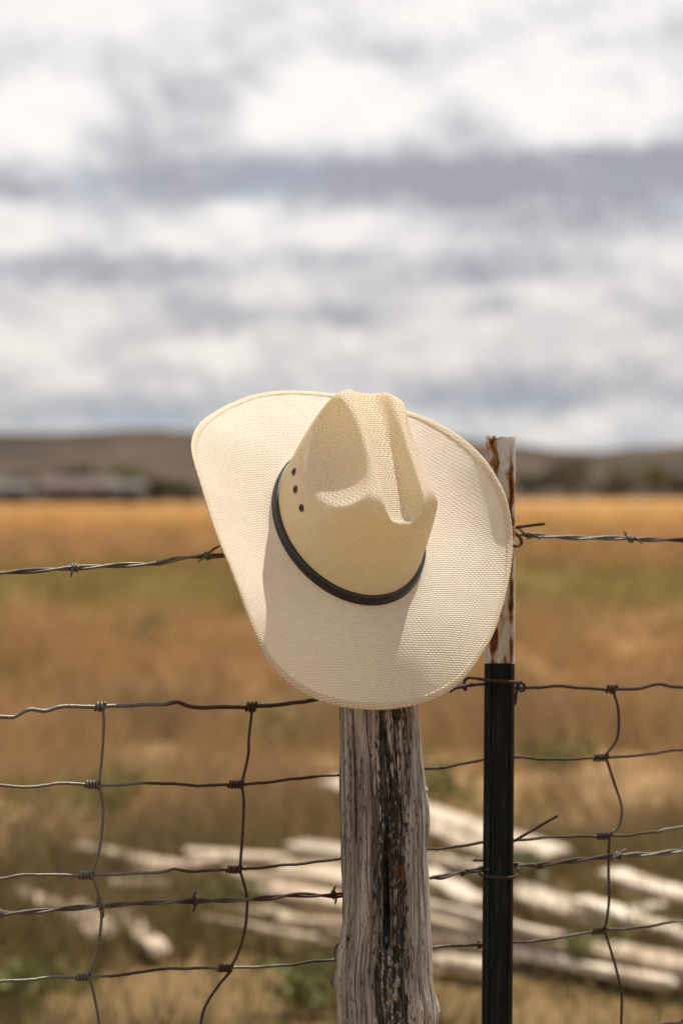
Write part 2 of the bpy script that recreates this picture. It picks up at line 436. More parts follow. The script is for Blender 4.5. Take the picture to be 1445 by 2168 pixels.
def leaf_mat(name, c, c2):
    m, t, b = material(name)
    r = t.attr('rnd').outputs['Fac']
    cc = t.mix(r, c, c2); setin(t, b, color=cc, rough=0.7, spec=0.2)
    tr = t.n('ShaderNodeBsdfTranslucent'); t.put(tr.inputs['Color'], cc)
    ms = t.n('ShaderNodeMixShader'); ms.inputs[0].default_value = 0.3
    o = m.node_tree.nodes['Material Output']
    m.node_tree.links.new(b.outputs[0], ms.inputs[1]); m.node_tree.links.new(tr.outputs[0], ms.inputs[2]); m.node_tree.links.new(ms.outputs[0], o.inputs['Surface'])
    return m
LM = {'dark': leaf_mat('dark_leaf', (0.062, 0.055, 0.036), (0.110, 0.096, 0.062)),
      'green': leaf_mat('green_leaf', (0.080, 0.090, 0.026), (0.17, 0.17, 0.05)),
      'yellow': leaf_mat('yellow_green_leaf', (0.11, 0.105, 0.035), (0.18, 0.165, 0.055))}
LM['olive'] = leaf_mat('olive_weed_leaf', (0.12, 0.115, 0.035), (0.26, 0.21, 0.08))
m_bark = plain('grey_brown_bark', (0.13, 0.095, 0.07))
def bush(name, u, v, dist, hgt, wid, kind, label, cat='tree', group=None, leaf=0.28, n=500, z=None):
    g = at(u, v, dist); zb = float(g[2]) if z is None else z
    root = empty(name, (g[0], g[1], zb))
    limbs = []
    top = hgt * 0.55
    for k in range(5):
        a = k * 1.26 + RNG.random(); r = wid * 0.3 * (k > 0)
        limbs.append(tube(spline([(0, 0, -0.3), (0.3 * r * math.cos(a), 0.3 * r * math.sin(a), top * 0.45), (r * math.cos(a), r * math.sin(a), top)], 7), np.linspace(0.05, 0.015, 7) * hgt * 0.5, 6))
    V, F = join(limbs); mesh('trunk', V, F, m_bark, root, origin=(0, 0, 0))
    cl = RNG.normal(0, 1, (9, 3)); cl /= np.linalg.norm(cl, axis=1)[:, None]
    cl = cl * np.array([wid * 0.30, wid * 0.30, hgt * 0.24]) + np.array([0, 0, hgt * 0.58])
    c = cl[RNG.integers(0, 9, n)] + RNG.normal(0, 1, (n, 3)) * np.array([wid * .12, wid * .12, hgt * .12])
    c[:, 2] = np.clip(c[:, 2], hgt * 0.08, None)
    u1 = RNG.normal(0, 1, (n, 3)); u1 /= np.linalg.norm(u1, axis=1)[:, None]
    u2 = np.cross(u1, RNG.normal(0, 1, (n, 3))); u2 /= np.linalg.norm(u2, axis=1)[:, None]
    s = leaf * (0.6 + 0.8 * RNG.random((n, 1)))
    V = np.stack([c - u1 * s, c + u2 * s * .5, c + u1 * s, c - u2 * s * .5], 1).reshape(-1, 3)
    mesh('crown', V, np.arange(4 * n).reshape(-1, 4), LM[kind], root, False, origin=(0, 0, 0), attrs={'rnd': np.repeat(RNG.random(n), 4)})
    return tag(root, label, cat, group)
TREES = [
    (188, 1046, 262, 4.2, 7.0, 'dark', 'dark rounded tree behind the pinkish shed'),
    (275, 1050, 275, 4.0, 5.5, 'green', 'green tree above the small grey shed'),
    (330, 1062, 240, 2.6, 4.0, 'dark', 'low dark bush right of the small grey shed'),
    (385, 1062, 244, 2.2, 3.6, 'dark', 'low dark bush just left of the hat brim'),
    (40, 1050, 255, 3.0, 5.0, 'dark', 'dark bush behind the shed at the left edge'),
    (1208, 1046, 350, 6.4, 8.0, 'dark', 'dark green tree right of the rusty post top'),
    (1125, 1046, 355, 4.0, 6.0, 'dark', 'low dark bush beside the rusty post top'),
    (1318, 1046, 372, 5.4, 5.0, 'yellow', 'yellow-green tree left of the two at the right edge'),
    (1392, 1048, 372, 5.2, 5.0, 'yellow', 'yellow-green tree near the right edge'),
    (1290, 1050, 340, 3.4, 9.0, 'dark', 'wide dark shrub in front of the yellow-green trees'),
    (1440, 1048, 350, 3.2, 6.0, 'dark', 'dark shrub at the right edge below the hill'),
]
for (u, v, d, h, w, k, lab) in TREES:
    bush('far_tree', u, v, d, h, w, k, lab, 'tree', 'trees and bushes under the hills', leaf=0.45, n=420, z=float(0.0 if d < 300 else 0.2))

# leafy weeds in the field (blurred dark green patches)
WEEDS = [(345, 1395, .50, .9, 'dark', 'dark weed clump in the field left of the hat brim'),
         (905, 1735, .26, .42, 'green', 'green weed clump just behind the wooden post, above the boards'),
         (1195, 1655, .24, .5, 'green', 'green weed clump in the field right of the dark steel post'),
         (590, 1600, .28, .6, 'dark', 'dull green weed clump between second stay wire and wooden post'),
         (1100, 1910, .16, .22, 'green', 'green weed clump touching the right side of the dark steel post'),
         (235, 1735, .26, .4, 'dark', 'dark green weed clump beside the leftmost stay wire'),
         (440, 1955, .15, .32, 'green', 'green weed clump below the long left board'),
         (1255, 2070, .14, .22, 'green', 'green weed clump under the long pale board at right'),
         (640, 2140, .14, .3, 'green', 'green weed clump low beside the foot of the wooden post'),
         (60, 2150, .13, .3, 'green', 'green weed clump in the bottom left corner'),
         (60, 1770, .3, .7, 'dark', 'wide dark weed clump at the left edge above the boards')]
for (u, v, h, w, k, lab) in WEEDS:
    g = on_z(u, v); dist = float(g[1])
    bush('weed_plant', u, v, (g - CO) @ CF, h * (0.8 if k == 'dark' else 1), w, 'olive' if k == 'dark' else k, lab, 'weed', 'weeds in the field', leaf=0.020 * (1 + dist / 40), n=150, z=float(ground_z(g[0], g[1])))

# ------------------------------------------------------------------ old boards lying behind the fence
mb, t, b = material('sun_bleached_board')
oc = t.n('ShaderNodeTexCoord').outputs['Object']
oi = t.n('ShaderNodeObjectInfo').outputs['Random']
gr = t.noise(t.v('ADD', t.v('MULTIPLY', oc, (3.0, 60.0, 60.0)), t.comb(t.m('MULTIPLY', oi, 40.0), 0.0, 0.0)), 1.0, 4.0, 0.6)
pt = t.noise(t.v('ADD', t.v('MULTIPLY', oc, (5.0, 12.0, 12.0)), t.comb(t.m('MULTIPLY', oi, 90.0), 0.0, 0.0)), 1.0, 4.0, 0.6)
bc = t.mix(t.ramp(pt, 0.32, 0.56), (0.40, 0.31, 0.23), (0.86, 0.77, 0.65))
bc = t.mix(t.m('MULTIPLY', t.ramp(oi, 0.35, 1.0), 0.55), bc, (0.20, 0.155, 0.115))
bc = t.mix(t.m('MULTIPLY', t.ramp(gr, 0.58, 0.75), 0.5), bc, (0.20, 0.15, 0.11))
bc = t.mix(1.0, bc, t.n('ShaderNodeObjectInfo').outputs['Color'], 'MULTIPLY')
setin(t, b, color=bc, rough=0.85, spec=0.15, normal=t.bump(gr, 0.5, 0.004))
def board(u0, v0, u1, v1, z, wid, thick, label, tilt=0.0, z1=None):
    z = 0.015 + z * 0.7
    A = on_z(u0, v0, z); B = on_z(u1, v1, z if z1 is None else z1)
    mid = (A + B) / 2; L = np.linalg.norm(B - A); dirx = (B - A) / L
    n = 12
    xs = np.linspace(-L / 2, L / 2, n)
    prof = [(-wid / 2, -thick / 2), (wid / 2, -thick / 2), (wid / 2, thick / 2 - .004), (wid / 2 - .004, thick / 2), (-wid / 2 + .004, thick / 2), (-wid / 2, thick / 2 - .004)]
    V = []
    for i, x in enumerate(xs):
        s = 0.004 * np.sin(i * 1.1 + u0); tw = 0.04 * (x / L)
        for j, (y, zz) in enumerate(prof):
            e = (RNG.normal(0, 0.012) if i in (0, n - 1) else 0)
            V.append((x + e, y * (1 + RNG.normal(0, .015)) + s, zz + y * tw))
    F = grid_faces(n, 6).tolist() + [[5, 4, 3, 2, 1, 0], [(n - 1) * 6 + k for k in range(6)]]
    o = mesh('board', V, F, mb, smooth=False)
    rz = math.atan2(dirx[1], dirx[0]); ry = -math.asin(dirx[2])
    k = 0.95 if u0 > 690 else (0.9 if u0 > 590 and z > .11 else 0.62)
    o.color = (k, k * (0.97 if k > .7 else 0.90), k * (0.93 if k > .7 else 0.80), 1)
    o.rotation_euler = (tilt, ry, rz); o.location = tuple(mid)
    return tag(o, label, 'board', 'old boards lying in the grass')
BOARDS = [
    (700, 1655, 1180, 1812, .16, .109, .024, 'wide pale board sloping right behind the dark steel post, highest of the right pile', .15),
    (560, 1880, 1560, 2062, .10, .101, .024, 'long pale board crossing behind the steel post to the right edge', .10),
    (1290, 1848, 1560, 1935, .10, .093, .024, 'pale board entering from the right edge, above the long pale board', .05),
    (880, 1812, 1130, 1862, .08, .124, .024, 'greyish board between the two pale boards behind the steel post', -.1),
    (1075, 1880, 1330, 1965, .06, .101, .024, 'short pale board right of the steel post, just above the long pale board', .2),
    (880, 1962, 1420, 2082, .05, .078, .024, 'narrow brownish board lying below the long pale board', .0),
    (925, 2032, 1050, 2052, .04, .101, .024, 'short pale offcut between the wooden post and the steel post', .0),
    (1190, 1935, 1420, 1958, .05, .070, .024, 'thin board half sunk in grass right of the right stay wire', -.1),
    (160, 1792, 380, 1838, .07, .067, .024, 'pale brown board behind the leftmost stay wire, highest of the left pile', .1),
    (400, 1806, 610, 1822, .10, .061, .024, 'pale board behind the second stay wire', .15),
    (625, 1790, 800, 1812, .20, .089, .024, 'bright board end on top of the pile left of the wooden post', .15),
    (600, 1835, 830, 1872, .12, .112, .024, 'wide bright board under the top one left of the wooden post', .25),
    (230, 1868, 640, 1888, .05, .056, .024, 'long level board above the lower barbed wire at left', .1),
    (430, 1945, 670, 1992, .06, .056, .024, 'grey board below the barbed wire between second stay and wooden post', -.1),
    (590, 1950, 760, 1958, .10, .050, .024, 'short grey board just left of the wooden post under the barbed wire', -.05),
    (30, 1888, 130, 1925, .05, .067, .024, 'short pale offcut at the far left below the wire knots', .1),
    (150, 1922, 222, 1975, .06, .089, .024, 'bright stubby offcut behind the leftmost stay below the barbed wire', .35),
    (248, 1925, 335, 2010, .05, .056, .024, 'slanting narrow offcut right of the bright stubby one', .2),
    (560, 1925, 740, 1990, .04, .067, .024, 'dark-edged board end under the bright boards by the wooden post', -.2),
    (655, 1995, 770, 2012, .03, .050, .024, 'low brownish offcut beside the knots of the wooden post', 0),
    (905, 1752, 1120, 1838, .13, .06, .02, 'narrow dark-edged slat just under the highest right board', .3),
    (870, 1905, 1180, 1985, .14, .05, .02, 'thin slat lying on top of the long pale board', -.2),
    (1120, 1985, 1500, 2075, .07, .05, .02, 'thin slat tucked under the long pale board at lower right', .2),
    (1230, 1905, 1470, 1990, .12, .06, .02, 'slim slat resting across the short pale board at right', .1),
    (1330, 1930, 1480, 1905, .06, .05, .02, 'slim slat tilting up to the right edge', .1),
    (900, 1845, 1010, 1910, .12, .07, .02, 'stubby slat between wooden post and steel post', .2),
    (300, 1845, 470, 1818, .09, .04, .02, 'thin slat leaning over the left boards, rising to the right', .1),
    (480, 1842, 700, 1900, .10, .05, .02, 'thin slat falling right below the second stay knot', .2),
    (330, 1905, 560, 1935, .05, .045, .02, 'thin brown slat just below the barbed wire at left', -.1),
]
for q in BOARDS:
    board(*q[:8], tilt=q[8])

# ------------------------------------------------------------------ the hat
HEL, HYAW, HROLL = 0.6344, 0.4507, 0.0031
HZ = np.array([math.sin(HYAW) * math.cos(HEL), -math.cos(HYAW) * math.cos(HEL), math.sin(HEL)])
HY = np.array([0, 0, -1.]); HY = HY - HZ * (HY @ HZ); HY /= np.linalg.norm(HY)
HX0 = np.cross(HY, HZ); HY = math.cos(HROLL) * HY + math.sin(HROLL) * HX0; HX = np.cross(HY, HZ)
HC = at(734.3, 1121.5, 2.47)
HM = np.stack([HX, HY, HZ])
def to_hat(P):
    return (np.asarray(P) - HC) @ HM.T
hat = empty('cowboy_hat', HC)
hat.rotation_euler = Matrix(HM.T.tolist()).to_euler()
tag(hat, 'cream woven straw cowboy hat hanging on the weathered wooden post', 'hat')

def straw(name, lit, gapc, row, length, herring, translucency, tcol, bstr, spec=0.25, rough=0.5):
    m, t, b = material(name)
    uv = t.n('ShaderNodeUVMap', uv_map='weave').outputs[0]
    wob = t.noise(uv, 25.0, 2.0, 0.5, out=1)
    uvw = t.v('ADD', uv, t.v('MULTIPLY', t.v('SUBTRACT', wob, (.5, .5, .5)), (0.004, 0.004, 0)))
    u, v, _ = t.sep(uvw)
    vr = t.m('DIVIDE', v, row)
    ir = t.m('FLOOR', vr); fv = t.m('FRACT', vr)
    sh = t.m('PINGPONG', ir, herring) if herring else ir
    fu = t.m('FRACT', t.m('ADD', t.m('DIVIDE', u, length), t.m('MULTIPLY', sh, 0.27 if herring else 0.37)))
    hv = t.m('SUBTRACT', 1.0, t.m('POWER', t.m('ABSOLUTE', t.m('MULTIPLY_ADD', fv, 2.0, -1.0)), 2.6))
    hu = t.m('SUBTRACT', 1.0, t.m('POWER', t.m('ABSOLUTE', t.m('MULTIPLY_ADD', fu, 2.0, -1.0)), 4.0))
    hgt = t.m('MULTIPLY', hv, hu)
    cell = t.n('ShaderNodeTexWhiteNoise', noise_dimensions='2D')
    t.put(cell.inputs['Vector'], t.comb(t.m('FLOOR', t.m('ADD', t.m('DIVIDE', u, length), t.m('MULTIPLY', sh, 0.27))), ir, 0.0))
    blot = t.noise(uv, 22.0, 4.0, 0.6)
    c = t.mix(t.ramp(hgt, 0.0, 0.55), gapc, lit)
    c = t.mix(t.m('MULTIPLY', cell.outputs['Value'], 0.16), c, tuple(k * 0.72 for k in gapc))
    c = t.mix(t.m('MULTIPLY', t.ramp(blot, 0.45, 0.75), 0.18), c, gapc)
    nrm = t.bump(hgt, bstr, 0.0011)
    setin(t, b, color=c, rough=rough, spec=spec, normal=nrm)
    tr = t.n('ShaderNodeBsdfTranslucent'); t.put(tr.inputs['Color'], t.mix(t.ramp(hgt, 0.0, 0.5), tuple(min(1, k * 1.2) for k in tcol), tcol)); t.put(tr.inputs['Normal'], nrm)
    ms = t.n('ShaderNodeMixShader'); ms.inputs[0].default_value = translucency
    o = m.node_tree.nodes['Material Output']
    m.node_tree.links.new(b.outputs[0], ms.inputs[1]); m.node_tree.links.new(tr.outputs[0], ms.inputs[2]); m.node_tree.links.new(ms.outputs[0], o.inputs['Surface'])
    return m
m_brim = straw('woven_straw_brim', (0.97, 0.89, 0.775), (0.76, 0.635, 0.485), 0.0022, 0.0048, 0, 0.38, (1.0, 0.80, 0.49), 0.62)
m_crown = straw('woven_straw_crown', (0.97, 0.89, 0.76), (0.74, 0.60, 0.42), 0.0022, 0.0047, 3, 0.43, (1.0, 0.80, 0.45), 0.9, 0.35, 0.42)
m_edge = straw('straw_edge_binding', (0.86, 0.76, 0.59), (0.62, 0.50, 0.34), 0.0022, 0.0050, 0, 0.30, (0.95, 0.76, 0.5), 0.6)

BA, BB = 0.0795, 0.0945               # band half width and half length
# brim edge: photograph pixel and distance of the edge there
EDGE = [(855.6,868.6,2.600),(886,877.5,2.594),(914,890,2.588),(941.5,905,2.582),(969,922,2.573),(997,944,2.563),(1019,966,2.554),(1038,991,2.547),
 (1055,1021.5,2.541),(1069,1049,2.536),(1077,1082,2.533),(1081,1104.5,2.531),(1084,1150,2.527),(1083,1176,2.523),(1078,1218,2.515),(1068.7,1260.5,2.504),
 (1058,1300,2.493),(1042.4,1344.6,2.480),(1024,1376,2.469),(1003,1410,2.458),(976.7,1442,2.447),(950,1463,2.438),(924,1477,2.430),(887,1490.6,2.421),
 (858,1496.6,2.415),(819,1502,2.408),(792.6,1502,2.404),(766,1501,2.399),(740,1498.5,2.395),(716,1495,2.391),(686.5,1486,2.385),(659,1476,2.379),
 (631.7,1461,2.372),(607,1443,2.364),(584.4,1421.5,2.357),(564.4,1397,2.350),(552,1372,2.343),(539.5,1342,2.337),(524.6,1302,2.332),(507,1250,2.330),
 (484.7,1190,2.334),(469.4,1155,2.339),(456,1118,2.346),(443,1079,2.356),(430,1034,2.370),(419.5,1000,2.385),(411.6,973.6,2.400),(407,950,2.416),
 (407.6,931.5,2.431),(414,910.5,2.450),(427,893,2.473),(446,877.6,2.500),(472,862,2.525),(498,850,2.543),(524.6,839.5,2.556),(551,833,2.566),
 (577,829,2.575),(603.5,827,2.582),(630,827.6,2.588),(669,830,2.595),(706,834,2.600)]
E0 = to_hat([at(*q) for q in EDGE])
# close the hidden back of the brim behind the crown
i0, i1 = E0[-1], E0[0]
ph = np.unwrap([math.atan2(i0[1], i0[0]), math.atan2(i1[1], i1[0])])
hid = []
for s in (0.25, 0.5, 0.75):
    p_ = i0 * (1 - s) + i1 * s; k = 1 + 0.045 * 4 * s * (1 - s)
    hid.append([p_[0] * k, p_[1] * k, p_[2]])
loop = np.vstack([E0, hid])
NS = 420
Lc = np.vstack([loop[-4:], loop, loop[:5]])
cum = np.r_[0, np.cumsum(np.linalg.norm(np.diff(Lc, axis=0), axis=1))]
dense = spline(Lc, 6000)
dcum = np.r_[0, np.cumsum(np.linalg.norm(np.diff(dense, axis=0), axis=1))]
sa, sb = cum[4], cum[4 + len(loop)]
ss = sa + (sb - sa) * np.arange(NS) / NS
EP = np.stack([np.interp(ss, dcum * cum[-1] / dcum[-1], dense[:, k]) for k in range(3)], -1)
kern = np.hanning(13); kern /= kern.sum()
EPs = np.stack([np.convolve(np.r_[EP[-6:, k], EP[:, k], EP[:6, k]], kern, 'valid') for k in range(3)], -1)
EP = EPs
thd = np.linspace(0, 2 * np.pi, 1440, endpoint=False)
ell = np.stack([BA * np.cos(thd), BB * np.sin(thd)], -1)
near = ((EP[:, None, :2] - ell[None])**2).sum(-1).argmin(1)
nb = np.unwrap(thd[near]); nb = np.convolve(np.r_[nb[-10:] - np.sign(nb[-1] - nb[0]) * 2 * np.pi, nb, nb[:10] + np.sign(nb[-1] - nb[0]) * 2 * np.pi], np.hanning(21) / np.hanning(21).sum(), 'valid')
BP = np.stack([BA * np.cos(nb), BB * np.sin(nb)], -1)
MR = 64
tr_ = np.linspace(0, 1, MR)
def brim_point(tv):
    """surface points of the brim at fraction tv (array) for every edge sample"""
    tv = np.asarray(tv)[:, None]
    h = EP[None, :, 2]
    k = 1.55 + 0.42 * (1 + np.tanh(h / 0.02))
    xy = BP[None] + (EP[None, :, :2] - BP[None]) * tv[..., None]
    z = h * np.clip(tv, 0, None)**k + 0.007 * np.exp(-np.clip(tv, 0, None) * 0.10 / 0.006)
    return np.concatenate([xy, z[..., None]], -1)
BR = brim_point(tr_)
# gentle unevenness of hand-shaped straw
und = 0.0012 * (fbm(BR[..., 0] * 28 + 40, BR[..., 1] * 28 + 40, 31) - 0.5) * tr_[:, None] * 2
BR[..., 2] += und * (1 - tr_[:, None]**6)
LEN_B = np.linalg.norm(np.diff(BR, axis=0), axis=-1); LEN_B = np.vstack([np.zeros(NS), np.cumsum(LEN_B, 0)])
uvB = BR[..., :2].reshape(-1, 2)
brim = mesh('brim', BR.reshape(-1, 3), grid_faces(MR, NS)[:, ::-1], m_brim, hat, uv=uvB, origin=(0, 0, 0))
# fix orientation so that the top faces the crown side
me = brim.data; me.update()
nz = np.zeros(len(me.polygons) * 3); me.polygons.foreach_get('normal', nz)
if nz.reshape(-1, 3)[:, 2].mean() < 0:
    me.flip_normals()

# turned and stitched edge of the brim
dB = (BR[-1] - BR[-3]); dB /= np.linalg.norm(dB, axis=1)[:, None]
tang = np.roll(EP, -1, 0) - np.roll(EP, 1, 0); tang /= np.linalg.norm(tang, axis=1)[:, None]
nB = np.cross(tang, dB); nB *= np.sign(nB[:, 2:3]); 
wB = np.linalg.norm(EP - np.c_[BP, np.zeros(NS)], axis=1)
def brim_at(dist):
    tv = 1 - dist / 0.1
    return brim_point([tv])[0]
prof = [(0.0060, -0.0006), (0.0058, 0.0005), (0.0050, 0.0005), (0.003, 0.0005), (0.0008, 0.0005), (-0.0003, 0.0001), (-0.0006, -0.0006), (-0.0003, -0.0014), (0.0010, -0.0019), (0.004, -0.0018), (0.0060, -0.0012)]
rows = [ (brim_at(max(d, 0)) + (dB * -min(d, 0)) + nB * o) for d, o in prof ]
EV = np.stack(rows + [rows[0]], 0)
arc = np.r_[0, np.cumsum(np.linalg.norm(np.diff(EP, axis=0), axis=1))]
uvE = np.stack([np.repeat(arc[None], len(prof) + 1, 0), np.repeat(np.linspace(0, .02, len(prof) + 1)[:, None], NS, 1)], -1).reshape(-1, 2)
uvE = EV[..., :2].reshape(-1, 2)
mesh('edge_binding', EV.reshape(-1, 3), grid_faces(len(prof) + 1, NS), m_edge, hat, uv=uvE, origin=(0, 0, 0))

# crown: blocked shape with a long crease and a dent pushed into either side
def smax(a, b, k):
    h = np.clip(0.5 + 0.5 * (a - b) / k, 0, 1); return b + (a - b) * h + k * h * (1 - h)
def smin(a, b, k):
    return -smax(-a, -b, k)
def crown_f(P):
    x, y, z = P[..., 0], P[..., 1], P[..., 2]
    q = np.clip(z / 0.1, -0.3, 1.5)
    aw = 0.0780 - 0.0060 * q - 0.0070 * q * q
    xw = x - 0.0045 * np.clip(q, 0, 1)                # the crown leans a little to one side
    yf = 0.0928 - 0.0150 * q - 0.008 * q * q          # front wall leans back
    yb = 0.0928 - 0.0010 * q - 0.0010 * q * q         # back wall stands upright
    yy = np.where(y > 0, y / yf, y / yb)
    pw_ = 2.0 + 0.45 * np.clip(q, 0, 1) * (1 / (1 + np.exp(y / 0.02)))
    wall = ((np.abs(xw) / aw)**pw_ + np.abs(yy)**pw_)**(1 / pw_) - 1
    wall = wall * 0.075
    zt = 0.1245 - 0.050 * np.clip(y + 0.045, 0, 1) - 0.9 * np.clip(y - 0.03, 0, 1)**2 - 0.5 * np.clip(-y - 0.06, 0, 1)**2
    kk = 0.010 + 0.010 / (1 + np.exp(-y / 0.015))
    f = smax(wall, z - zt, kk)
    # centre crease: a flat-floored trough that deepens to the front
    s = np.clip((y + 0.090) / 0.150, 0, 1.2)
    depth = 0.0100 + 0.008 * s + 0.0045 * s * s
    floor_ = zt - depth * np.exp(-(np.abs(x + 0.002) / 0.0195)**4.0) + 0.02 * (1 - np.exp(-(np.abs(x) / 0.030)**4))
    endw = 1 / (1 + np.exp((y - 0.068) / 0.004))
    f = smax(f, (z - floor_) * endw - 0.02 * (1 - endw), 0.0055)
    # side dents: ellipsoids pressed in from above the shoulders
    for sx in (1, -1):
        r_ = 0.0800 if sx > 0 else 0.0765
        X_ = x - 0.100 * sx; Z_ = z - 0.150; Y_ = y + 0.008
        ry = np.where(Y_ > 0, 0.081, 0.108)
        d = np.sqrt((X_**2 + Z_**2) / r_**2 + np.abs(Y_ / ry)**2.7)
        f = smax(f, (1 - d) * 0.060, 0.0050 + 0.0045 * np.clip((0.108 - z) / 0.030, 0, 1))
    return f
NTH, NEL = 520, 230
cc = np.array([0, -0.012, 0.035])
tht = np.linspace(0, 2 * np.pi, NTH, endpoint=False)
r0 = np.stack([0.0780 * np.cos(tht), 0.0928 * np.sin(tht), np.full(NTH, -0.003)], -1) - cc
el0 = np.arctan2(r0[:, 2], np.hypot(r0[:, 0], r0[:, 1])); azr = np.arctan2(r0[:, 1], r0[:, 0])
fr = np.linspace(0, 1, NEL)[:, None]
ell_ = el0[None] + (np.pi / 2 - 0.004 - el0[None]) * fr
Dv = np.stack([np.cos(ell_) * np.cos(azr)[None], np.cos(ell_) * np.sin(azr)[None], np.sin(ell_)], -1)
lo = np.full(Dv.shape[:2], 0.01); hi = np.full(Dv.shape[:2], 0.17)
# first crossing along each ray
steps = np.linspace(0.02, 0.16, 57); found = np.zeros(lo.shape, bool)
for a, b_ in zip(steps[:-1], steps[1:]):
    hit = (~found) & (crown_f(cc + Dv * b_) > 0)
    lo[hit] = a; hi[hit] = b_; found |= hit
for _ in range(28):
    mid = (lo + hi) / 2; pos_ = crown_f(cc + Dv * mid[..., None]) > 0
    hi = np.where(pos_, mid, hi); lo = np.where(pos_, lo, mid)
CV = cc + Dv * ((lo + hi) / 2)[..., None]
seg = np.linalg.norm(np.diff(CV, axis=0), axis=-1); arcs = np.vstack([np.zeros(NTH), np.cumsum(seg, 0)]); S = arcs[-1][None] - arcs
uvC = np.stack([S * np.cos(tht)[None], S * np.sin(tht)[None]], -1).reshape(-1, 2)
apex = CV[-1].mean(0)
VC = np.vstack([CV.reshape(-1, 3), apex[None]])
FC = grid_faces(NEL, NTH).tolist() + [[(NEL - 1) * NTH + k, (NEL - 1) * NTH + (k + 1) % NTH, NEL * NTH] for k in range(NTH)]
crown = mesh('crown', VC, FC, m_crown, hat, uv=np.vstack([uvC, [[0, 0]]]), origin=(0, 0, 0))

# dark leather hat band: a wide strap with a narrow one beneath it
ml, t, b = material('dark_brown_leather')
oc = t.n('ShaderNodeTexCoord').outputs['Object']
n = t.noise(oc, 260.0, 4.0, 0.6); n2 = t.noise(oc, 40.0, 3.0, 0.6)
setin(t, b, color=t.mix(n2, (0.006, 0.004, 0.003), (0.016, 0.010, 0.007)), rough=0.36, spec=0.5, normal=t.bump(n, 0.35, 0.0006))
prof = [(0.0002, 0.0006), (0.0030, 0.0008), (0.0042, 0.0018), (0.0044, 0.0030), (0.0034, 0.0040), (0.0022, 0.0044), (0.0034, 0.0049), (0.0042, 0.0062), (0.0040, 0.0082), (0.0034, 0.0100), (0.0022, 0.0112), (0.0000, 0.0114)]
ths = np.linspace(0, 2 * np.pi, 360, endpoint=False)
def wall_pt(th, z):
    """point of the crown wall at angle th and height z (hat space)"""
    d = np.array([math.cos(th), math.sin(th)]); l, h = 0.03, 0.12
    for _ in range(40):
        m_ = (l + h) / 2
        if crown_f(np.array([d[0] * m_, d[1] * m_, z])) > 0: h = m_
        else: l = m_
    return np.array([d[0] * l, d[1] * l, z])
rings = []
wp = np.array([[wall_pt(a, z) for a in ths] for z in (0.001, 0.012)])
for (o_, z_) in prof + [(-0.0012, 0.0112), (-0.0012, 0.0008)]:
    w_ = wp[0] + (wp[1] - wp[0]) * ((z_ - 0.001) / 0.011)
    nrm = np.stack([np.cos(ths) / BA, np.sin(ths) / BB], -1); nrm /= np.linalg.norm(nrm, axis=1)[:, None]
    zz = z_ + 0.0032
    rings.append(np.c_[w_[:, :2] + nrm * o_, np.full(360, zz)])
rings.append(rings[0])
mesh('hat_band', np.vstack(rings), grid_faces(len(rings), 360), ml, hat, origin=(0, 0, 0))

# eyelets in the crown wall
me_, t, b = material('blackened_metal_eyelet'); setin(t, b, color=(0.075, 0.068, 0.060), rough=0.32, metal=0.8)
mk, t, b = material('black_hole_disc'); setin(t, b, color=(0.004, 0.003, 0.002), rough=0.9)
def crown_hit(u, v):
    r = ray(u, v); l0 = 2.25
    while crown_f(to_hat(CO + r * l0)) > 0 and l0 < 2.7:
        l0 += 0.0005
    P = to_hat(CO + r * l0); e = 1e-4
    g = np.array([crown_f(P + d) - crown_f(P - d) for d in np.eye(3) * e]); return P, g / np.linalg.norm(g)
for (u, v) in [(622.5, 999), (625.7, 1036), (638.6, 1075.5)]:
    P, N = crown_hit(u, v)
    t1 = np.cross(N, (0, 0, 1.)); t1 /= np.linalg.norm(t1); t2 = np.cross(N, t1)
    a = np.linspace(0, 2 * np.pi, 28, endpoint=False); V = []
    for (rr, oo) in [(0.0020, -0.0022), (0.0021, 0.0004), (0.0025, 0.0013), (0.0033, 0.0014), (0.0040, 0.0008), (0.0042, -0.0003)]:
        V += [P + N * oo + (t1 * math.cos(q) + t2 * math.sin(q)) * rr for q in a]
    ey = mesh('eyelet', V, grid_faces(6, 28), me_, hat, origin=(0, 0, 0))
    V = [P + N * 0.0007 + (t1 * math.cos(q) + t2 * math.sin(q)) * 0.0022 for q in a]  # black disc over the straw paints the shade inside the eyelet
    mesh('hole_disc', V, [list(range(28))], mk, ey, False, origin=(0, 0, 0))

# ------------------------------------------------------------------ weathered wooden post
POST_D = 2.485
LEFT = [(1300, 722), (1440, 717), (1495, 717.5), (1580, 720), (1660, 719), (1700, 720), (1760, 721.5), (1840, 722), (1870, 724), (1895, 724.5), (1960, 725), (1990, 720), (2002, 716), (2009, 707), (2018, 706), (2030, 707), (2042, 712), (2054, 715.5), (2064, 706), (2076, 700), (2084, 699), (2092, 704), (2102, 710), (2130, 712), (2168, 713.5), (2400, 712)]
RIGHT = [(1300, 872), (1440, 880), (1495, 883), (1530, 885), (1570, 890), (1600, 894), (1640, 898), (1665, 901), (1671, 905.5), (1677, 903), (1695, 906.5), (1720, 909), (1750, 909.5), (1770, 909), (1778, 905), (1786, 902), (1810, 904), (1850, 907), (1900, 908.5), (1950, 911), (2000, 914), (2050, 915), (2090, 915), (2105, 920), (2125, 928), (2140, 932), (2155, 928), (2168, 924), (2200, 920), (2400, 925)]
vv = np.r_[np.linspace(1165, 1470, 40), np.linspace(1474, 2190, 620), np.linspace(2200, 3790, 60)]
lx = np.interp(vv, *zip(*LEFT)); rx = np.interp(vv, *zip(*RIGHT))
zrow = H_CAM + POST_D * np.array([ray(CX, v)[2] for v in vv])
xl = (lx - CX) / FPX * POST_D; xr = (rx - CX) / FPX * POST_D
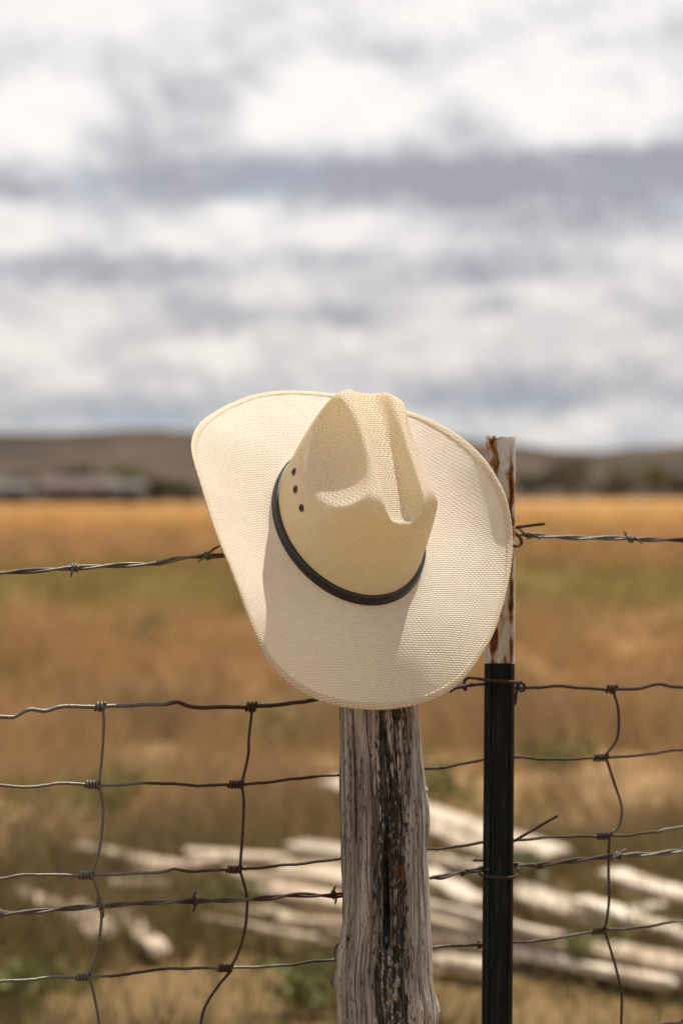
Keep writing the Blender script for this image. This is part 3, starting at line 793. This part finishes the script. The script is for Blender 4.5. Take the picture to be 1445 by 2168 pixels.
xc, hw = (xl + xr) / 2, (xr - xl) / 2
hw_s = np.convolve(np.pad(hw, 80, mode='edge'), np.hanning(161) / np.hanning(161).sum(), 'valid')
xc_s = np.convolve(np.pad(xc, 80, mode='edge'), np.hanning(161) / np.hanning(161).sum(), 'valid')
NA = 440
fa = np.linspace(0, 1, NA, endpoint=False)
# more columns on the side that faces the camera (angles 180..360)
ang = np.where(fa < 0.25, fa / 0.25 * np.pi, np.pi + (fa - 0.25) / 0.75 * np.pi)
ca, sa_ = np.cos(ang), np.sin(ang)
ex = 0.78
sx = np.sign(ca) * np.abs(ca)**ex; sy = np.sign(sa_) * np.abs(sa_)**ex
Sg = sx[None] + 0 * vv[:, None]; Zg = zrow[:, None] + 0 * ca[None]
front = np.clip(-sa_, 0, 1)[None]
zm = Zg * 100                                   # centimetres
cm = (Sg * hw_s[:, None] + 0.0) * 100
arcx = (ang[None] * 4.4) + 0 * Zg
wand = (fbm(zm * 0.12 + 7, zm * 0 + 3, 40) - 0.5)
def groove(s0, w, d, za, zb, seed, edge=1.0, wa=0.08):
    wob = (fbm(zm * 0.25 + seed, zm * 0, seed) - 0.5) * wa + (vnoise(zm * 1.6, zm * 0 + seed, seed) - .5) * 0.25 * wa
    m_ = 1 / (1 + np.exp(-(Zg - za) * 260 * edge)) * 1 / (1 + np.exp((Zg - zb) * 260 * edge))
    ww = w * (0.55 + 0.9 * fbm(zm * 0.5 + seed, zm * 0 + 9, seed + 3))
    return d * m_ * np.exp(-np.abs((Sg - s0 - wob) / ww)**3)
zv = lambda v: H_CAM + POST_D * ray(CX, v)[2]
dent = np.zeros_like(Zg)
dent += groove(0.02, 0.045, 0.014, zv(1960), zv(1400), 3)
dent += groove(0.00, 0.085, 0.024, zv(1995), zv(1815), 8)
dent += groove(-0.14, 0.06, 0.022, zv(3000), zv(2035), 12)
dent += groove(-0.25, 0.045, 0.008, zv(1860), zv(1615), 15)
dent += groove(0.14, 0.035, 0.010, zv(1720), zv(1560), 19)
dent += groove(0.35, 0.022, 0.006, zv(1760), zv(1480), 22)
dent += groove(-0.78, 0.03, 0.005, zv(2600), zv(1780), 25)
dent += groove(-0.47, 0.018, 0.004, zv(2500), zv(1950), 28)
dent += groove(0.55, 0.018, 0.004, zv(1700), zv(1480), 33)
dent += groove(-0.28, 0.05, 0.010, zv(1860), zv(1828), 36)
dent += groove(0.42, 0.05, 0.009, zv(2060), zv(2012), 38)
RNG = np.random.default_rng(23)
for k in range(46):
    s0 = RNG.uniform(-0.95, 0.95); z0 = RNG.uniform(zv(2190), zv(1480)); ln = RNG.uniform(0.03, 0.16)
    dent += groove(s0, 0.007 + 0.010 * RNG.random(), 0.0020 + 0.0035 * RNG.random(), z0 - ln / 2, z0 + ln / 2, 50 + k, 1.0, 0.035)
grain = (fbm(arcx * 7.0, zm * 0.22 + 9, 60, 4) - 0.5) * 0.0022 + (fbm(arcx * 2.0 + 5, zm * 0.10, 66, 3) - 0.5) * 0.0050
# knot on the front with grain flowing round it
kx, kz = 0.25, zv(2062)
rk = np.sqrt(((Sg - kx) / 0.24)**2 + ((Zg - kz) / 0.024)**2)
knot = 0.007 * np.exp(-rk**2 * 1.2) + 0.0022 * np.sin(rk * 9 + fbm(arcx * 3, zm, 71) * 3) * np.exp(-rk * 0.9)
bulge = 0.010 * np.exp(-((Sg - 0.9) / 0.35)**2 - ((Zg - zv(2135)) / 0.02)**2)
hy = 0.043 + 0.003 * (fbm(zm * 0.1, zm * 0 + 1, 80) - 0.5)
disp = -dent * front**0.4 + grain + (knot + bulge) * front
crack = np.clip(dent / 0.010, 0, 1)
bumpL = (xl - (xc_s - hw_s))[:, None] * np.exp(-((ang[None] - np.pi) / 0.22)**2)
bumpR = (xr - (xc_s + hw_s))[:, None] * (np.exp(-((ang[None] - 2 * np.pi) / 0.22)**2) + np.exp(-(ang[None] / 0.22)**2))
xc = xc_s
PX = xc[:, None] + Sg * hw_s[:, None] + bumpL + bumpR + disp * ca[None] * 0.35
# left shoulder is hewn flat: facet on the camera side
facet = 0.012 * np.clip((-Sg - 0.62) / 0.38, 0, 1)
PY = POST_D + sy[None] * hy + facet * (sa_ < 0)[None] - disp * np.where(sa_ < 0, 1, -1)[None] * np.abs(sa_)[None]
top_cut = np.clip((zrow - zv(1330)) / (zv(1165) - zv(1330)), 0, 1)[:, None]
PX = xc[:, None] + (PX - xc[:, None]) * (1 - 0.30 * top_cut); PY = POST_D + (PY - POST_D) * (1 - 0.30 * top_cut)
PV = np.stack([PX, PY, Zg], -1).reshape(-1, 3)
PF = grid_faces(len(vv), NA)[:, ::-1].tolist() + [list(range(NA))] + [[(len(vv) - 1) * NA + k for k in range(NA)][::-1]]
mw, t, b = material('weathered_grey_wood')
oc = t.n('ShaderNodeTexCoord').outputs['Object']
w_ = t.v('ADD', oc, t.v('MULTIPLY', t.v('SUBTRACT', t.noise(oc, 14.0, 3.0, 0.5, out=1), (.5, .5, .5)), (0.0022, 0.0022, 0.03)))
g1 = t.noise(t.v('MULTIPLY', w_, (760, 760, 7)), 1.0, 4.0, 0.62)
g2 = t.noise(t.v('MULTIPLY', w_, (120, 120, 5)), 1.0, 5.0, 0.6)
g3 = t.noise(t.v('MULTIPLY', w_, (150, 150, 7)), 1.0, 5.0, 0.7)
spk = t.noise(t.v('MULTIPLY', w_, (330, 330, 110)), 1.0, 4.0, 0.7)
ox, oy, oz = t.sep(oc)
wc = t.mix(t.ramp(g2, 0.34, 0.66), (0.19, 0.162, 0.140), (0.50, 0.437, 0.378))
wc = t.mix(t.m('MULTIPLY', t.ramp(g1, 0.53, 0.64), 0.68), wc, (0.045, 0.037, 0.030))
# black weathering stain in a streaky strip right of the middle; darker streaks along the left shoulder
xo = t.m('SUBTRACT', ox, 0.009)
strip = t.m('POWER', 2.718, t.m('MULTIPLY', t.m('POWER', t.m('DIVIDE', xo, 0.020), 2.0), -1.0))
strip2 = t.m('POWER', 2.718, t.m('MULTIPLY', t.m('POWER', t.m('DIVIDE', t.m('ADD', ox, 0.036), 0.007), 2.0), -1.0))
st = t.m('ADD', t.m('MULTIPLY', strip, 0.125), t.m('MULTIPLY', strip2, 0.06))
blk = t.ramp(t.m('ADD', t.m('MULTIPLY_ADD', spk, 0.50, t.m('MULTIPLY', g3, 0.50)), st), 0.565, 0.635)
wc = t.mix(t.m('MULTIPLY', blk, 0.92), wc, (0.009, 0.007, 0.006))
lic = t.ramp(t.m('ADD', t.noise(t.v('MULTIPLY', oc, (75, 75, 42)), 1.0, 3.0, 0.6), t.m('MULTIPLY', t.m('POWER', 2.718, t.m('MULTIPLY', t.m('POWER', t.m('DIVIDE', t.m('SUBTRACT', ox, 0.013), 0.018), 2.0), -1.0)), 0.10)), 0.69, 0.74)
wc = t.mix(t.m('MULTIPLY', lic, 0.85), wc, t.mix(spk, (0.05, 0.018, 0.005), (0.20, 0.085, 0.02)))
bh = t.m('MULTIPLY_ADD', g1, 0.6, t.m('MULTIPLY', spk, 0.35))
setin(t, b, color=wc, rough=0.9, spec=0.12, normal=t.bump(bh, 0.9, 0.0028))
post = mesh('wooden_post', PV, PF, mw, origin=(float(xc[200]), POST_D, 0.0))
tag(post, 'weathered grey cracked wooden fence post under the hat', 'fence post')

# ------------------------------------------------------------------ steel post with white rusty tip
def fence_d(u):                       # distance of the wire plane at column u
    return 1 / (0.4255 + (0.3704 - 0.4255) * u / 1445.0)
TD = fence_d(1055) - 0.013
def tp(v):                            # left and right edge of the steel post
    return np.interp(v, [925, 1404, 2168, 3900], [1027, 1024, 1018, 1004]), np.interp(v, [925, 1404, 2168, 3900], [1089.5, 1088, 1083, 1072])
prof_f = [(-1.0, .004), (-.97, .0065), (-.90, .0062), (-.80, .0025), (-.55, .0008), (-.42, .0024), (-.30, .0026), (-.15, .0004), (.10, -.0012), (.35, .0002), (.55, .0018), (.66, .0030), (.72, .0070), (.80, .0085), (.95, .0082), (1.0, .0055)]
prof_b = [(.98, -.0015), (.70, -.0050), (.3, -.0075), (.10, -.0080), (.06, -.0120), (-.06, -.0120), (-.10, -.0080), (-.4, -.0065), (-.75, -.0045), (-.97, -.0005)]
profT = prof_f + prof_b
mt, t, b = material('painted_steel_post')
oc = t.n('ShaderNodeTexCoord').outputs['Object']; ox, oy, oz = t.sep(oc)
r1 = t.noise(t.v('MULTIPLY', oc, (85, 85, 36)), 1.0, 5.0, 0.62); r2 = t.noise(t.v('MULTIPLY', oc, (300, 300, 120)), 1.0, 4.0, 0.6)
colx = t.m('POWER', 2.718, t.m('MULTIPLY', t.m('POWER', t.m('DIVIDE', t.m('ADD', ox, 0.0025), 0.0048), 2.0), -1.0))
edgx = t.m('POWER', 2.718, t.m('MULTIPLY', t.m('POWER', t.m('DIVIDE', t.m('SUBTRACT', ox, 0.0152), 0.0022), 2.0), -1.0))
rf = t.m('ADD', t.m('ADD', t.m('MULTIPLY', r1, 0.85), t.m('MULTIPLY', r2, 0.20)), t.m('ADD', t.m('MULTIPLY', colx, 0.15), t.m('MULTIPLY', edgx, 0.14)))
rust = t.ramp(rf, 0.515, 0.64)
rcol = t.mix(t.ramp(rf, 0.58, 0.72), (0.36, 0.150, 0.030), (0.055, 0.022, 0.010))
white = t.mix(t.ramp(r2, 0.4, 0.8), (0.52, 0.50, 0.47), (0.66, 0.64, 0.60))
wcol = t.mix(rust, white, rcol)
dst = t.noise(t.v('MULTIPLY', oc, (260, 260, 18)), 1.0, 4.0, 0.6)
dcol = t.mix(t.ramp(dst, 0.45, 0.75), (0.0065, 0.0075, 0.0060), (0.030, 0.034, 0.026))
dcol = t.mix(t.m('MULTIPLY', t.ramp(r1, 0.56, 0.72), 0.6), dcol, (0.020, 0.010, 0.005))
attrT = t.attr('tip').outputs['Fac']
setin(t, b, color=t.mix(attrT, dcol, wcol), rough=t.m('MULTIPLY_ADD', rust, 0.3, 0.50), spec=0.25, normal=t.bump(r2, 0.25, 0.0012))
troot = empty('steel_post', at(1050, 2900, TD) * np.array([1, 1, 0]))
tag(troot, 'dark green steel fence post with a white rust-streaked tip', 'fence post')
def tpost(name, vs, tip, topcut=False):
    V = []
    for i, v in enumerate(vs):
        l, r = tp(v); A = at(l, v, TD); B = at(r, v, TD); c = (A + B) / 2; w = (B - A) / 2
        for (s, d) in profT:
            p_ = c + w * s + np.array([0, -d, 0])
            if topcut and i == 0:
                p_ = p_ + np.array([0, 0, 0.0018 * math.sin(s * 5 + 1) + 0.0025 * (s > .85) - 0.001 * s])
            V.append(p_)
    n = len(profT)
    F = grid_faces(len(vs), n).tolist() + [list(range(n))[::-1], [(len(vs) - 1) * n + k for k in range(n)]]
    V = np.array(V) - np.array(troot.location)
    return mesh(name, V, F, mt, troot, False, attrs={'tip': np.full(len(V), float(tip))}, origin=(0, 0, 0))
tpost('white_tip', np.r_[927, 932, np.linspace(945, 1404, 30)], 1, True)
tpost('dark_shaft', np.r_[np.linspace(1404.2, 2200, 30), 2600, 3800], 0)

# ------------------------------------------------------------------ wires
def wire_mat(name, rust_bias):
    m, t, b = material(name)
    pos = t.n('ShaderNodeNewGeometry').outputs['Position']
    n = t.noise(pos, 9.0, 3.0, 0.6); n2 = t.noise(pos, 900.0, 3.0, 0.6)
    px_ = t.sep(pos)[0]
    rf = t.m('ADD', n, rust_bias(t, px_))
    f = t.ramp(rf, 0.46, 0.60)
    steel = t.mix(n2, (0.075, 0.068, 0.06), (0.17, 0.155, 0.135))
    rusty = t.mix(n2, (0.014, 0.008, 0.005), (0.062, 0.025, 0.011))
    setin(t, b, color=t.mix(f, steel, rusty), rough=t.m('MULTIPLY_ADD', f, 0.35, 0.42), metal=t.m('MULTIPLY_ADD', f, -0.55, 0.6), normal=t.bump(n2, 0.5, 0.0006))
    return m
# the woven wire is bright at the left and rusted round the posts
m_line = wire_mat('fence_wire', lambda t, x: t.m('MULTIPLY_ADD', t.ramp(x, -0.30, -0.08), 0.34, -0.14))
m_low = wire_mat('galvanised_fence_wire', lambda t, x: t.m('ADD', x, -0.16) if False else t.m('MULTIPLY', x, 0.15))
m_barb = wire_mat('barbed_wire_steel', lambda t, x: t.m('MULTIPLY_ADD', x, 0.0, 0.03))
m_tie = wire_mat('rusty_tie_wire', lambda t, x: t.m('MULTIPLY_ADD', x, 0.0, 0.4))
def fp(u, v, off=0.0):
    return at(u, v, fence_d(u) + off)
def extend(pts):
    return [(-560, pts[0][1] + 20)] + list(pts) + [(2000, pts[-1][1] - 16)]
def fpath(pts, off=0.0, n=None):
    P = [fp(u, v, off) for u, v in pts]
    return spline(P, n or max(20, int((pts[-1][0] - pts[0][0]) / 5)))
W1 = [(-60, 1522), (0, 1518), (30, 1517), (60, 1503), (95, 1505), (130, 1496), (215, 1496), (300, 1492), (345, 1491), (375, 1487), (410, 1497), (500, 1497), (530, 1497), (600, 1491), (640, 1486), (667, 1481), (760, 1472), (880, 1465), (960, 1457), (1024, 1447), (1090, 1455), (1130, 1455), (1180, 1452), (1240, 1457), (1295, 1459), (1350, 1457), (1395, 1448), (1430, 1454), (1500, 1452)]
W2 = [(-60, 1664), (0, 1662), (60, 1667), (120, 1659), (195, 1661), (215, 1664), (260, 1661), (330, 1658), (420, 1663), (490, 1661), (520, 1661), (600, 1652), (660, 1645), (720, 1640), (800, 1634), (898, 1628), (945, 1624), (1022, 1608), (1086, 1603), (1170, 1608), (1260, 1605), (1300, 1603), (1380, 1596), (1410, 1590), (1500, 1585)]
W3 = [(-60, 1865), (0, 1860), (65, 1852), (170, 1854), (200, 1853), (290, 1849), (345, 1846), (370, 1841), (410, 1845), (480, 1841), (510, 1841), (600, 1832), (660, 1826), (720, 1818), (800, 1808), (905, 1798), (935, 1797), (1020, 1784), (1085, 1780), (1180, 1772), (1270, 1770), (1330, 1768), (1390, 1760), (1500, 1748)]
W4 = [(-60, 2080), (0, 2077), (45, 2076), (100, 2070), (180, 2068), (260, 2064), (330, 2053), (400, 2050), (470, 2050), (500, 2049), (600, 2044), (660, 2036), (712, 2031), (800, 2020), (917, 2005), (1012, 2000), (1085, 1996), (1160, 1989), (1270, 1970), (1340, 1965), (1445, 1949), (1500, 1943)]
W5 = [(-60, 2345), (400, 2310), (900, 2240), (1200, 2196), (1425, 2166), (1500, 2158)]
W1, W2, W3, W4, W5 = [extend(w) for w in (W1, W2, W3, W4, W5)]
mroot = empty('woven_wire_fence', fp(700, 1800) * np.array([1, 1, 0]))
tag(mroot, 'woven wire mesh of level wires and wavy stay wires strung behind both posts', 'wire fence')
def wpart(name, V, F, mat, root):
    return mesh(name, np.asarray(V) - np.array(root.location), F, mat, root, origin=(0, 0, 0))
for k, (w, r) in enumerate([(W1, .0021), (W2, .00155), (W3, .00155), (W4, .0015), (W5, .0015)]):
    P = fpath(w, 0.0, 640)
    P[:, 2] += 0.0006 * np.array([math.sin(i * 0.35 + k) for i in range(len(P))]) * RNG.random(len(P))
    wpart('line_wire', *tube(P, r, 10, rough=0.03), m_line if k < 3 else m_low, mroot)
def line_v(w, u):
    return np.interp(u, [q[0] for q in w], [q[1] for q in w])
def coil(u0, w, length, turns, R, r, off=0.0):
    """wire wrapped round a level wire, from column u0 to the left"""
    n = int(turns * 14); P = []
    for i in range(n + 1):
        s = i / n; u = u0 - length * s; a = 2 * math.pi * turns * s + 0.6
        c = fp(u, line_v(w, u), off); P.append(c + np.array([0, -math.cos(a) * R, math.sin(a) * R]))
    # cut end sticking out
    P.append(P[-1] + np.array([-0.002, -0.001, 0.0035]))
    return np.array(P)
STAYS = [
    ([[(215, 1499), (220, 1520), (217, 1590), (210, 1657)], [(210, 1664), (218, 1700), (217, 1750), (210, 1800), (197, 1848)], [(197, 1856), (208, 1890), (214, 1918), (214, 1960), (206, 2010), (190, 2062)], [(190, 2070), (200, 2110), (210, 2168), (216, 2260)]], m_line),
    ([[(534, 1499), (527, 1560), (525, 1600), (512, 1657)], [(512, 1664), (516, 1700), (513, 1770), (508, 1837)], [(509, 1845), (521, 1890), (523, 1920), (518, 1970), (503, 2020), (489, 2046)], [(490, 2054), (460, 2090), (435, 2130), (425, 2168), (418, 2250)]], m_line),
    ([[(1296, 1462), (1307, 1500), (1306, 1560), (1280, 1600)], [(1283, 1608), (1300, 1660), (1315, 1710), (1308, 1750), (1285, 1767)], [(1289, 1774), (1287, 1820), (1288, 1900), (1283, 1950), (1278, 1966)], [(1280, 1974), (1300, 2040), (1314, 2100), (1314, 2168), (1314, 2250)]], m_line)]
RS = 0.00145
for segs, mat in STAYS:
    lines = [W1, W2, W3, W4]
    pieces = []
    for i, sg in enumerate(segs):
        P = spline([fp(u, v, -0.0022) for u, v in sg], 44)
        pieces.append(tube(P, RS, 10, rough=0.03))
    wpart('stay_wire', *join(pieces), mat, mroot)
    u0 = segs[0][0][0]
    wpart('knot', *tube(coil(u0 + 9, W1, 21, 2.6, .0040, .0016), .0016, 8), mat, mroot)
    for i in range(1, 4):
        u0 = segs[i][0][0]
        sc = fence_d(215) / fence_d(u0)
        wpart('knot', *tube(coil(u0 + 3, lines[i], 31 * sc, 4.6, .0034, .0012), .00125, 8), mat, mroot)

def barbed(name, path, barbs, label, pitch_px, off):
    root = empty(name, fp(700, path[0][1]) * np.array([1, 1, 0]))
    path = extend(path)
    n = 1100
    P = fpath(path, off, n)
    us = np.linspace(path[0][0], path[-1][0], n)
    for k in (0, 1):
        a = 2 * np.pi * us / pitch_px + k * np.pi
        Q = P + np.stack([0 * a, -np.cos(a) * .00150, np.sin(a) * .00150], -1)
        wpart('strand', *tube(Q, .00142, 9), m_barb, root)
    for (u, tips) in barbs:
        v = line_v(path, u); c = fp(u, v, off)
        pts = []
        for i in range(31):
            s = i / 30; a = 2 * math.pi * 2.1 * s
            pts.append(c + np.array([(s - .5) * .0060, -math.cos(a) * .0037, math.sin(a) * .0037]))
        sets = [tube(np.array(pts), .0011, 7)]
        for (du, dv, dd), st in zip(tips, (0, -1)):
            e = fp(u + du, v + dv, off - dd); s0 = pts[st]; q = spline([s0, s0 * .45 + e * .55 + np.array([0, 0, .0008]), e], 9)
            rr = np.full(9, .0012); rr[-1] = .0003; rr[-2] = .0009
            sets.append(tube(q, rr, 7))
        wpart('barb', *join(sets), m_barb, root)
    return tag(root, label, 'barbed wire')
barbed('barbed_wire', [(-60, 1216), (0, 1213), (150, 1203), (250, 1197), (330, 1193), (380, 1182), (440, 1177), (472, 1176), (700, 1160), (900, 1146), (1088, 1133), (1110, 1132), (1180, 1137), (1240, 1139), (1300, 1139), (1360, 1142), (1445, 1143), (1500, 1143)],
       [(160, [(-9, 20, .002), (10, 4, .004)]), (440, [(28, -23, .002), (-22, 14, .006)]), (1117, [(-26, -18, .002), (26, 11, .005)]), (1333, [(-14, -17, .003), (26, 11, .005)])],
       'top strand of twisted barbed wire passing behind the hat brim', 172, 0.004)
barbed('barbed_wire', [(-60, 1940), (0, 1934), (60, 1931), (130, 1925), (213, 1918), (300, 1912), (412, 1908), (480, 1906), (560, 1902), (620, 1895), (680, 1896), (722, 1895), (800, 1880), (905, 1859), (935, 1857), (970, 1848), (1018, 1841), (1085, 1831), (1140, 1831), (1230, 1820), (1310, 1811), (1380, 1808), (1445, 1801), (1500, 1796)],
       [(2, [(-1, -22, .002), (-4, 12, .004)]), (213, [(-8, -20, .002), (6, 26, .004)]), (412, [(4, -22, .002), (-3, 24, .004)]), (707, [(4, -20, .002), (2, 20, .004)]), (977, [(14, -7, .003), (-16, 6, .004)]), (1140, [(12, 8, .003), (-12, 4, .004)]), (1308, [(16, -14, .003), (-18, 12, .004)])],
       'lower strand of twisted barbed wire crossing behind the wooden post', 148, -0.006)

# tie wires at the steel post
def tie(pts, r, label):
    P = spline([at(u, v, d) for u, v, d in pts], 16 * len(pts))
    o = P.mean(0)
    return tag(mesh('tie_wire', *tube(P, r, 9, rough=0.02), m_tie, origin=o), label, 'tie wire', 'wire ties on the steel post')
fd = fence_d(1055); fr_ = TD - 0.0105
tie([(952, 1464, fd - .002), (968, 1453, fd - .006), (975, 1451, fd - .004), (985, 1460, fd - .005), (982, 1446, fd - .008), (986, 1437, fd - .01), (998, 1435, fr_ + .01), (1024, 1439, fr_ - .001), (1056, 1442, fr_ - .0025), (1088, 1444, fr_ + .001), (1099, 1444, fd - .004), (1108, 1449, fd - .006), (1110, 1457, fd + .004), (1103, 1463, fd + .006), (1096, 1456, fd - .006), (1099, 1446, fd - .004), (1094, 1450, fd + .003), (1092, 1468, fd - .004), (1089, 1492, fd - .003)], .0017,
    'rusty tie wire across the steel post at the top mesh wire')
tie([(1001, 1822, fd - .004), (1019, 1822, fd - .004), (1050, 1826, fd + .007), (1082, 1830, fd + .007), (1092, 1829, fd - .001), (1096, 1838, fd - .006), (1094, 1850, fr_ + .006), (1086, 1857, fr_ - .0005), (1056, 1858, fr_ - .0025), (1025, 1855, fr_ - .0005), (1014, 1848, fr_ + .01), (1014, 1838, fd - .002), (1020, 1836, fd + .006)], .0015,
    'rusty tie wire looped round the steel post at the lower barbed wire')
tie([(1152, 1109, fd - .012), (1125, 1112, fd - .006), (1096, 1116, fd - .003), (1078, 1120, fd + .008), (1072, 1126, fd + .009), (1084, 1127, fd + .004), (1096, 1134, fd - .006), (1103, 1146, fd - .008), (1100, 1154, fd - .008), (1090, 1156, fr_ + .004), (1070, 1150, fr_ - .001), (1050, 1146, fr_ - .002), (1028, 1140, fr_)], .0017,
    'dark tie wire with a loose end at the top barbed wire')
tie([(1060, 1796, fd + .006), (1088, 1780, fd - .002), (1130, 1756, fd - .008), (1160, 1738, fd - .012), (1180, 1727, fd - .014)], .0015,
    'straight loose tie wire end sticking up right of the steel post')
tie([(1030, 2003, fd + .005), (1016, 1999, fd - .004), (1013, 1994, fd - .005), (1011, 1999, fd - .003), (1013, 2006, fd - .005), (1018, 2003, fd - .003), (1030, 2001, fd + .007)], .0015,
    'small tie wire knot left of the steel post at the lowest mesh wire')
